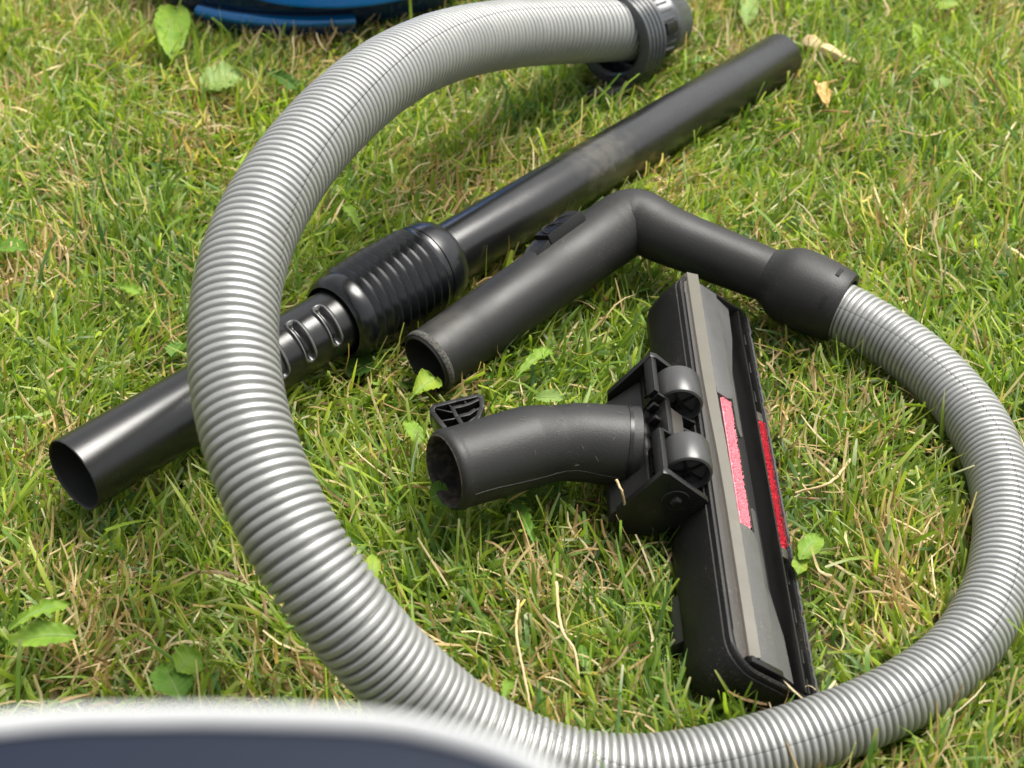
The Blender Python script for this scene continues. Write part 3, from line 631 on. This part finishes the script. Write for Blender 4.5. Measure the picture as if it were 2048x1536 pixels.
def press(x, y):                                         # grass pressed short along the nozzle edge and the cleaner
    d = np.abs(x - (.1285 - .0099 * (y - .54))); k = np.where((y > .38) & (y < .69), np.clip((d - .004) / .03, 0, 1), 1.)
    e = np.sqrt(((x + .15) / .150) ** 2 + ((y - 1.170) / .158) ** 2) - 1; k2 = np.where(y < 1.2, np.clip(e / .45, 0, 1), 1.)
    return np.minimum(.42 + .58 * k, .45 + .55 * k2)
def blades(rg, x, y, kind):
    """vertex grid (count, rows, 3, xyz) and colours for blades rooted at x, y"""
    n = len(x); rows = 5
    fine = kind == 1; dry = kind == 2
    ln = rg.gamma(13, 1 / 13., n) * np.where(dry, .0225, np.where(fine, .024, .0262)) * (.75 + .5 * N1(x, y))
    wd = np.where(fine, rg.uniform(.0006, .0010, n), np.where(dry, rg.uniform(.0006, .0016, n), rg.uniform(.0011, .0025, n)))
    az = rg.uniform(0, 2 * np.pi, n); lean = 2 * np.pi * .16 + (N3(x, y) - .5) * 4.5
    k = rg.random(n) < .55; az = np.where(k, lean + rg.normal(0, .75, n), az)
    p0 = np.where(dry, rg.uniform(R(35), R(88), n), np.abs(rg.normal(R(44), R(22), n))); p1 = p0 + np.where(dry, rg.normal(0, R(50), n), rg.normal(R(28), R(22), n))
    p1 = np.clip(p1, R(-10), R(108)); s = np.linspace(0, 1, rows)
    ph = p0[:, None] + (p1 - p0)[:, None] * s[None, :] ** 1.3
    side = rg.normal(0, .35, n) + np.where(dry, rg.normal(0, .7, n), 0)
    aa = az[:, None] + side[:, None] * s[None, :]
    dl = (ln / (rows - 1))[:, None]
    dx = np.sin(ph) * np.cos(aa) * dl; dy = np.sin(ph) * np.sin(aa) * dl; dz = np.cos(ph) * dl
    dl = dl * press(x, y)[:, None]; dx, dy, dz = (np.sin(ph) * np.cos(aa) * dl, np.sin(ph) * np.sin(aa) * dl, np.cos(ph) * dl)
    c = np.zeros((n, rows, 3))
    for a, d in enumerate((dx, dy, dz)): c[:, 1:, a] = np.cumsum(.5 * (d[:, :-1] + d[:, 1:]), 1)
    z0 = np.where(dry, rg.uniform(.001, .016, n), rg.uniform(-.001, .004, n))
    c[..., 0] += x[:, None]; c[..., 1] += y[:, None]; c[..., 2] = np.maximum(c[..., 2] + z0[:, None], .0008)
    blunt = rg.random(n) < .6
    prof = np.where(blunt[:, None], np.array([.75, 1, 1, .95, .72])[None], np.array([.7, 1, .95, .65, .06])[None])
    tw = (rg.normal(0, .9, n)[:, None] * s[None] + rg.normal(0, .5, n)[:, None])
    tx = np.gradient(c, axis=1); tx /= np.linalg.norm(tx, axis=2)[..., None] + 1e-9
    e = np.stack([-np.sin(aa), np.cos(aa), 0 * aa], 2); nn = np.cross(tx, e)
    sd = e * np.cos(tw)[..., None] + nn * np.sin(tw)[..., None]; up = np.cross(sd, tx)
    hw = (wd[:, None] * prof * .5)[..., None]; fold = rg.uniform(.05, .55, n)[:, None, None]
    v = np.stack([c - sd * hw + up * hw * fold, c, c + sd * hw + up * hw * fold], 2)
    # colours of the blades themselves
    q = np.clip(rg.normal(.42, .24, n) + (N3(y, x) - .5) * .35 + np.where(fine, .1, 0), 0, .999) * (len(GREEN) - 1); i = q.astype(int); f = (q - i)[:, None]
    col = GREEN[i] * (1 - f) + GREEN[np.minimum(i + 1, len(GREEN) - 1)] * f
    bl = rg.random(n) < .2; col = np.where(bl[:, None], col * np.array([.80, .95, 1.9]), col)      # blue-green blades
    dc = DRY[rg.integers(0, len(DRY), n)] * rg.uniform(.75, 1.2, n)[:, None]; col = np.where(dry[:, None], dc, col)
    col = col * rg.uniform(.85, 1.18, n)[:, None]
    vc = np.repeat(col[:, None, :], rows, 1)
    base = np.array([.26, .27, .11]); bw = np.where(dry, 0, rg.uniform(0, .6, n))
    vc[:, 0] = vc[:, 0] * (1 - bw[:, None]) + base * bw[:, None]
    tipw = np.where(dry, 0, np.where(rg.random(n) < .45, rg.uniform(.3, .9, n), 0)); vc[:, -1] = vc[:, -1] * (1 - tipw[:, None]) + np.array([.50, .46, .30]) * tipw[:, None]
    vc = np.repeat(vc[:, :, None, :], 3, 2)
    return v, vc

def inside(v, pad=-.0004):
    """True for blades with a vertex inside one of the lying objects"""
    n = v.shape[0]; p = v.reshape(n, -1, 3); near = np.zeros(n, int) - 1
    q = p - NO; lu, lw, ln_ = q @ NU, q @ NW, q @ NN
    hit = ((np.abs(lu) < .1285) & (lw > -.001) & (lw < .0508) & (ln_ < .0005) & (ln_ > -.031 + .48 * np.maximum(0, lw - .008))).any(1)
    over = (np.abs(lu) < .124) & (lw > .001) & (lw < .047) & (ln_ > 0) & (ln_ < .02)      # few stray blades hang over the sole
    hit |= over.any(1) & (np.arange(n) % 6 > 0)
    lo = p.min(1); hi = p.max(1)
    for ci, (A, B, r) in enumerate(CAPS):
        bl = np.minimum(A, B) - r; bh = np.maximum(A, B) + r
        m = np.where(((lo < bh) & (hi > bl)).all(1))[0]
        if not len(m): continue
        d = B - A; q = p[m]; t_ = np.clip(((q - A) @ d) / (d @ d), 0, 1)
        ds = np.linalg.norm(q - (A + t_[..., None] * d), axis=2); h = (ds < r + pad).any(1)
        hit[m[h]] = True; near[m[h]] = ci
    return hit, near

def make_grass(name, seed, count, xr, yr, keep, split):
    rg = np.random.default_rng(seed); x = rg.uniform(*xr, count); y = rg.uniform(*yr, count)
    k = keep(x, y); x, y = x[k], y[k]
    dens = .55 * N2(x, y) + .45 * N1(x + .3, y); k = rg.random(len(x)) < np.clip(.20 + 1.45 * dens, 0, 1); x, y = x[k], y[k]
    dryp = np.clip(.165 + (N4(x, y) - .5) * .55 + (N3(x + 2, y) - .5) * .4, .04, .6)
    u = rg.random(len(x)); kind = np.where(u < dryp, 2, np.where(u < dryp + (1 - dryp) * .33, 1, 0))
    body = ((x + .15) / .150) ** 2 + ((y - 1.170) / np.where(y < 1.170, .156, .21)) ** 2 < .93
    x, y, kind = x[~body], y[~body], kind[~body]
    ap = ((x + .085) / .118) ** 2 + ((y - .04) / .108) ** 2 < 1
    x, y, kind = x[~ap], y[~ap], kind[~ap]
    v, c = blades(rg, x, y, kind); hit, near = inside(v)
    idx = np.where(hit)[0]
    for tries in range(3):                                # blades that would pierce an object grow out sideways instead
        if not len(idx): break
        v2, c2 = blades(rg, x[idx], y[idx], kind[idx]); h2, _ = inside(v2); ok = ~h2
        v[idx[ok]] = v2[ok]; c[idx[ok]] = c2[ok]; hit[idx[ok]] = False; idx = idx[h2]
    v = v[~hit]; c = c[~hit]; kd = kind[~hit]
    for nm, sel, dsc in split:
        m_ = np.isin(kd, sel); build_blades(nm, v[m_], c[m_])

def build_blades(name, v, c):
    n, rows = v.shape[:2]; vs = v.reshape(-1, 3); per = rows * 3
    q = []
    for r_ in range(rows - 1):
        for k in range(2): a = r_ * 3 + k; q.append((a, a + 1, a + 4, a + 3))
    q = np.array(q); F = (np.arange(n)[:, None, None] * per + q[None]).reshape(-1, 4)
    me = bpy.data.meshes.new(name); me.vertices.add(len(vs)); me.vertices.foreach_set('co', vs.astype(np.float32).ravel())
    me.loops.add(F.size); me.loops.foreach_set('vertex_index', F.astype(np.int32).ravel())
    me.polygons.add(len(F)); me.polygons.foreach_set('loop_start', np.arange(0, F.size, 4, dtype=np.int32))
    me.polygons.foreach_set('use_smooth', np.ones(len(F), bool))
    me.update()
    at = me.attributes.new('tint', 'FLOAT_COLOR', 'POINT'); at.data.foreach_set('color', np.c_[c.reshape(-1, 3), np.ones(len(vs))].astype(np.float32).ravel())
    me.materials.append(GM); o = bpy.data.objects.new(name, me); scene.collection.objects.link(o); return tag(o, kind='stuff')

infr = lambda x, y: (y > .30) & (y < 1.30) & (np.abs(x) < .17 + y * .31)
make_grass('grass', 11, 235000, (-.62, .62), (.28, 1.32), infr, [('lawn_grass', [0, 1], ''), ('dry_grass', [2], '')])
make_grass('grass', 12, 60000, (-1.3, 1.3), (-.5, 2.4), lambda x, y: ~infr(x, y), [('outer_grass', [0, 1, 2], '')])

# ------------------------------------------------------------------ single weeds, straws and leaf litter
def leaf_mat(name, col, col2, trans=.35):
    m = bpy.data.materials.new(name); m.use_nodes = True; n = m.node_tree.nodes; l = m.node_tree.links; b = n['Principled BSDF']
    tc = n.new('ShaderNodeTexCoord'); a = n.new('ShaderNodeTexNoise'); a.inputs['Scale'].default_value = 130; a.inputs['Detail'].default_value = 5
    l.new(tc.outputs['Object'], a.inputs['Vector']); mx = n.new('ShaderNodeMix'); mx.data_type = 'RGBA'; mx.inputs[6].default_value = (*col, 1); mx.inputs[7].default_value = (*col2, 1)
    mr = n.new('ShaderNodeMapRange'); mr.inputs['From Min'].default_value = .35; mr.inputs['From Max'].default_value = .65; l.new(a.outputs['Fac'], mr.inputs['Value']); l.new(mr.outputs[0], mx.inputs[0])
    l.new(mx.outputs[2], b.inputs['Base Color']); b.inputs['Roughness'].default_value = .5; b.inputs['Specular IOR Level'].default_value = .25
    bp = n.new('ShaderNodeBump'); bp.inputs['Distance'].default_value = .0008; bp.inputs['Strength'].default_value = .5; l.new(a.outputs['Fac'], bp.inputs['Height']); l.new(bp.outputs[0], b.inputs['Normal'])
    tr = n.new('ShaderNodeBsdfTranslucent'); l.new(mx.outputs[2], tr.inputs['Color']); ms = n.new('ShaderNodeMixShader'); ms.inputs[0].default_value = trans
    l.new(b.outputs[0], ms.inputs[1]); l.new(tr.outputs[0], ms.inputs[2]); l.new(ms.outputs[0], n['Material Output'].inputs[0]); return m
LM = [leaf_mat('leaf_light', (.15, .28, .030), (.23, .35, .045)), leaf_mat('leaf_mid', (.085, .19, .022), (.13, .25, .032)), leaf_mat('leaf_dark', (.045, .11, .018), (.07, .15, .025)), leaf_mat('leaf_yellow', (.28, .36, .040), (.17, .29, .032)), leaf_mat('leaf_pale', (.17, .27, .06), (.24, .34, .095))]
DM = [leaf_mat('dry_beige', (.50, .36, .17), (.62, .49, .28), .15), leaf_mat('dry_orange', (.48, .26, .08), (.60, .42, .18), .15), leaf_mat('wood_brown', (.20, .085, .035), (.32, .16, .075), 0.)]

# LEAVES: x, y, height, heading (deg, direction of the tip on the ground), length, width, shape, material, droop, roll, label
LEAVES = [
    (-0.2369, 0.9887, 0.022, 97, 0.0743, 0.0249, 'oval', 0, 0.25, 10, 'tall pale oval leaf just below the left end of the blue cleaner'),
    (-0.1921, 0.9152, 0.022, 29, 0.0296, 0.0298, 'oval', 4, 0.20, 5, 'pale grey green oval leaf left of the silver hose, below the blue cleaner'),
    (-0.1536, 0.9237, 0.018, -48, 0.0416, 0.0162, 'tooth', 2, 0.20, 15, 'dark toothed leaf beside the upper bend of the hose'),
    (-0.0930, 0.7538, 0.024, 114, 0.0277, 0.0114, 'tooth', 0, 0.20, 5, 'small light toothed leaf above the ribbed sleeve'),
    (-0.0757, 0.6272, 0.016, 35, 0.0226, 0.0211, 'oval', 2, 0.20, -5, 'broad dull leaf in the shade under the ribbed sleeve'),
    (-0.0448, 0.5932, 0.030, 50, 0.0194, 0.0179, 'spoon', 3, 0.20, 20, 'yellow green leaf standing against the open handle end'),
    (0.0113, 0.6179, 0.026, 50, 0.0317, 0.0112, 'tooth', 0, 0.25, 10, 'long light leaf between the handle tube and the nozzle neck'),
    (0.0190, 0.5882, 0.028, -9, 0.0148, 0.0086, 'oval', 4, 0.20, 10, 'pale leaf tip just above the bend of the nozzle neck'),
    (0.0152, 0.5335, 0.018, -163, 0.0173, 0.0131, 'oval', 1, 0.30, -10, 'mid green leaf tucked under the nozzle neck bend'),
    (-0.0481, 0.5616, 0.028, 115, 0.0152, 0.0095, 'round', 0, 0.10, 15, 'small round leaf left of the black lattice hook'),
    (-0.0334, 0.5109, 0.036, 23, 0.0088, 0.0121, 'round', 1, 0.10, 35, 'round dark green leaf inside the dusty neck mouth'),
    (0.0049, 0.5087, 0.022, 109, 0.0294, 0.0138, 'tooth', 1, 0.30, 10, 'large toothed leaf on the open grass below the nozzle neck'),
    (-0.0614, 0.4704, 0.030, 88, 0.0146, 0.0071, 'oval', 3, 0.10, 20, 'small yellow green leaf touching the inner side of the big hose'),
    (-0.0025, 0.4100, 0.020, 76, 0.0142, 0.0081, 'tooth', 0, 0.20, 10, 'light leaf beside the hose where it comes down at the bottom'),
    (0.0300, 0.4317, 0.018, 92, 0.0116, 0.0044, 'oval', 1, 0.20, 10, 'small narrow leaf in the middle of the lower lawn'),
    (-0.1983, 0.4361, 0.040, 40, 0.0276, 0.0106, 'tooth', 0, 0.40, 25, 'long arching leaf at the left edge, higher of the two there'),
    (-0.1973, 0.4297, 0.030, -168, 0.0279, 0.0126, 'oval', 0, 0.20, -10, 'broad folded leaf at the left edge, lower of the two there'),
    (-0.1389, 0.4071, 0.030, 119, 0.0189, 0.0179, 'oval', 1, 0.20, 5, 'wide leaf just above the pale rim at the bottom'),
    (-0.1333, 0.4143, 0.034, 49, 0.0111, 0.0156, 'oval', 0, 0.20, 15, 'lighter leaf leaning over the wide leaf above the pale rim'),
    (-0.2126, 0.6898, 0.020, -27, 0.0215, 0.0108, 'tooth', 0, 0.25, 10, 'light toothed leaf in the open lawn left of the hose'),
    (-0.2845, 0.7253, 0.022, -15, 0.0199, 0.0138, 'oval', 1, 0.20, 0, 'green leaf cut by the left edge of the picture, beside the hose bend'),
    (0.1128, 0.7598, 0.020, -55, 0.0160, 0.0068, 'oval', 3, 0.20, 5, 'small yellow green leaf above the handle grip'),
    (0.0166, 0.8881, 0.018, 155, 0.0226, 0.0150, 'tooth', 1, 0.20, 0, 'dull leaf between the hose connector and the long tube'),
    (0.0598, 0.8678, 0.014, 21, 0.0184, 0.0081, 'oval', 2, 0.20, 0, 'small dark leaf just above the long tube'),
    (0.1363, 0.4950, 0.018, 49, 0.0177, 0.0105, 'oval', 0, 0.20, 10, 'light leaf right of the red lint strip'),
    (0.1316, 0.4910, 0.014, -105, 0.0202, 0.0095, 'spoon', 3, 0.20, -10, 'yellowish leaf against the front edge of the nozzle'),
    (0.1694, 1.0223, 0.022, 80, 0.0456, 0.0140, 'oval', 4, 0.20, 5, 'pale leaf near the top edge, right of the hose connector'),
    (0.1301, 0.9513, 0.018, -8, 0.0214, 0.0157, 'tooth', 4, 0.20, 0, 'pale leaf between the connector spout and the long tube end'),
    (0.2796, 0.9765, 0.026, 79, 0.0318, 0.0072, 'oval', 3, 0.20, 5, 'narrow yellow green leaf in the blurred grass at the upper right'),
    (0.2832, 0.9420, 0.020, 40, 0.0136, 0.0101, 'oval', 3, 0.20, 0, 'rounded yellow green leaf below the narrow one at the upper right'),
    (0.2870, 0.9201, 0.020, 55, 0.0174, 0.0115, 'round', 4, 0.20, 0, 'pale round leaf lowest of the group at the upper right'),
    (0.3131, 1.0278, 0.022, 0, 0.0189, 0.0141, 'oval', 3, 0.20, 0, 'yellow leaf at the top edge near the right corner'),
    (-0.1775, 0.6418, 0.016, -104, 0.0137, 0.0122, 'oval', 1, 0.20, 10, 'green leaf half hidden behind the big hose above the tube')]
def leaf(i, x, y, z, hd, ln, wd, shape, mi, droop, roll, label):
    z -= .001
    rg = random.Random(i * 7 + 3); nu, nv = 40, 4; vs = []; f = []
    h = R(hd); ax = V3(math.cos(h), math.sin(h), 0); sd_ = V3(-math.sin(h), math.cos(h), 0); upv = V3(0, 0, 1)
    sd_ = norm(sd_ * math.cos(R(roll)) + upv * math.sin(R(roll))); nm = np.cross(ax, sd_)
    for a in range(nu + 1):
        t_ = a / nu
        if shape == 'oval': w_ = math.sin(math.pi * min(1, t_ * .97 + .03)) ** .6
        elif shape == 'round': w_ = math.sqrt(max(0, 1 - (2 * t_ - 1) ** 2)) ** .85
        elif shape == 'spoon': w_ = (.12 + .88 * max(0, (t_ - .15) / .85) ** .8) * (1 - max(0, (t_ - .72) / .28) ** 2.4) if t_ > .15 else .12
        else: w_ = (.18 + .82 * t_ ** .8) * (1 - max(0, (t_ - .7) / .3) ** 1.8) * (1 - .45 * ((t_ * 5) % 1.0))   # toothed
        w_ = max(w_, .03)
        cz = math.sin(t_ * math.pi * .5) * ln * .25 - droop * ln * t_ * t_
        c = V3(x, y, z) + ax * ln * (t_ - .5) + upv * cz
        for b in range(-nv, nv + 1):
            s_ = b / nv; e = s_ * wd * .5 * w_
            wav = .10 * wd * mnoise.noise(Vector((t_ * 4 + i, s_ * 2, i * .7)))
            wav += wd * .035 * math.sin((t_ - abs(s_) * .18) * 44) * min(1, abs(s_) * 3)
            if abs(b) == nv: e *= 1 - .45 * max(0, mnoise.noise(Vector((t_ * 7, s_ * 3 + i * 1.3, i))) - .12)
            vs.append(c + sd_ * e + nm * (abs(s_) ** 1.2 * wd * .16 + wav * abs(s_)))
    k = 2 * nv + 1
    for a in range(nu):
        for b in range(k - 1): f.append((a * k + b, a * k + b + 1, (a + 1) * k + b + 1, (a + 1) * k + b))
    loc = V3(x, y, 0); g = Geo(); g.add(np.array(vs) - loc, f)
    o = g.build('weed_leaf', LM[mi], None, sharp=0); o.location = loc; tag(o, label, 'leaf', 'broad weed leaves among the grass')
    g = Geo(); k2 = k; mid = [np.array(vs[a * k + nv]) - loc - nm * .0002 for a in range(nu + 1)]
    g2 = Geo(); sweep(g2, np.array(mid), np.linspace(.00065, .0003, nu + 1), np.tile(sd_, (nu + 1, 1)), 6)
    mo = g2.build('midrib', LM[4], None, sharp=0); mo.parent = o
for i, a in enumerate(LEAVES): leaf(i, *a)
STRAWS = [
    ([(0.0028, 0.4522, 0.03), (0.0017, 0.4318, 0.034), (0.0037, 0.4156, 0.034), (0.0069, 0.3982, 0.03), (0.0081, 0.3944, 0.022)], 0.0008, 0, 'straw', 'long pale straw arching over the lower lawn'),
    ([(0.0192, 0.4623, 0.03), (0.0208, 0.4366, 0.03), (0.0264, 0.4247, 0.028), (0.0279, 0.414, 0.02)], 0.0010, 1, 'straw', 'kinked tan straw right of the long pale one'),
    ([(0.1638, 0.5517, 0.02), (0.151, 0.5338, 0.022), (0.135, 0.5332, 0.016)], 0.0011, 0, 'straw', 'dry stalk in the grass right of the red lint strip'),
    ([(0.2191, 0.8828, 0.02), (0.2056, 0.8812, 0.022), (0.1976, 0.9, 0.01)], 0.0009, 2, 'twig', 'thin brown twig beside the orange dry leaf'),
    ([(0.2757, 0.8596, 0.02), (0.2617, 0.8535, 0.02), (0.2471, 0.8596, 0.02)], 0.0010, 0, 'straw', 'forked pale straw in the blurred grass at the right'),
    ([(0.1738, 0.514, 0.02), (0.1814, 0.5029, 0.024), (0.1937, 0.4982, 0.018)], 0.0010, 1, 'straw', 'dry stalk lying just inside the right bend of the hose'),
    ([(0.0463, 0.5008, 0.055), (0.0494, 0.4964, 0.05), (0.0516, 0.504, 0.03)], 0.0008, 0, 'straw', 'tan straw standing in front of the nozzle swivel block')]
for pts, r_, mi, nm_, lab in STRAWS:
    C_ = catmull(pts, 8); loc = V3(C_[len(C_) // 2][0], C_[len(C_) // 2][1], 0)
    jit = np.array([[mnoise.noise(Vector((q * .6, 1.7 * k, mi + len(lab)))) * .0005 for k in range(3)] for q in range(len(C_))])
    g = Geo(); sweep(g, C_ + jit - loc, np.linspace(r_ * .8, r_ * .5, len(C_)), np.tile(V3(.3, .2, .9), (len(C_), 1)), 6)
    o = g.build(nm_ if nm_ == 'twig' else 'straw_stem', DM[0 if mi == 1 else mi], None, sharp=0); o.location = loc; tag(o, lab, nm_, 'single dry stalks on the lawn' if nm_ == 'straw' else None)
LITTER = [
    (0.2207, 0.9614, 0.024, -55, 0.0518, 0.0117, 0, 'dry_leaf', 'curled beige dry leaf right of the long tube end'),
    (0.2049, 0.9019, 0.022, -91, 0.0324, 0.0099, 1, 'dry_leaf', 'crumpled orange tan dry leaf, second one right of the long tube end'),
    (0.0469, 0.6976, 0.016, -63, 0.0260, 0.0050, 2, 'wood_chip', 'reddish brown wood chip under the handle tube')]
for i, (x, y, z, hd, ln, wd, mi, nm_, lab) in enumerate(LITTER):
    h = R(hd); ax = V3(math.cos(h), math.sin(h), 0); sd_ = V3(-math.sin(h), math.cos(h), 0); vs = []; f = []; nu, nv = 16, 6
    for a in range(nu + 1):
        t_ = a / nu; w_ = (1 if t_ < .55 else max(.12, 1 - (t_ - .55) * 2.2)) * (1 + .25 * mnoise.noise(Vector((t_ * 5, i, 0)))) if mi != 2 else 1 - .5 * t_
        for b in range(nv + 1):
            s_ = b / nv * 2 - 1; curl = s_ * (2.2 if mi == 0 else 1.2 if mi == 1 else .5); rr_ = wd * .5 * w_
            p = ax * ln * (t_ - .5) + sd_ * rr_ * math.sin(curl) * .95 + V3(0, 0, z + rr_ * (1 - math.cos(curl)) * (-.8 if mi == 0 else .6) + .18 * wd * mnoise.noise(Vector((t_ * 6, s_ * 2, i * 3.))))
            vs.append(p)
    k = nv + 1
    for a in range(nu):
        for b in range(nv): f.append((a * k + b, a * k + b + 1, (a + 1) * k + b + 1, (a + 1) * k + b))
    n0 = len(vs); vs += [p - V3(0, 0, .0012 if mi == 2 else .0003) for p in vs]
    f += [tuple(n0 + q for q in reversed(ff)) for ff in f]
    g = Geo(); g.add(vs, f); o = g.build(nm_, DM[mi], None, sharp=40); o.location = (x, y, 0); tag(o, lab, nm_.replace('_', ' '))
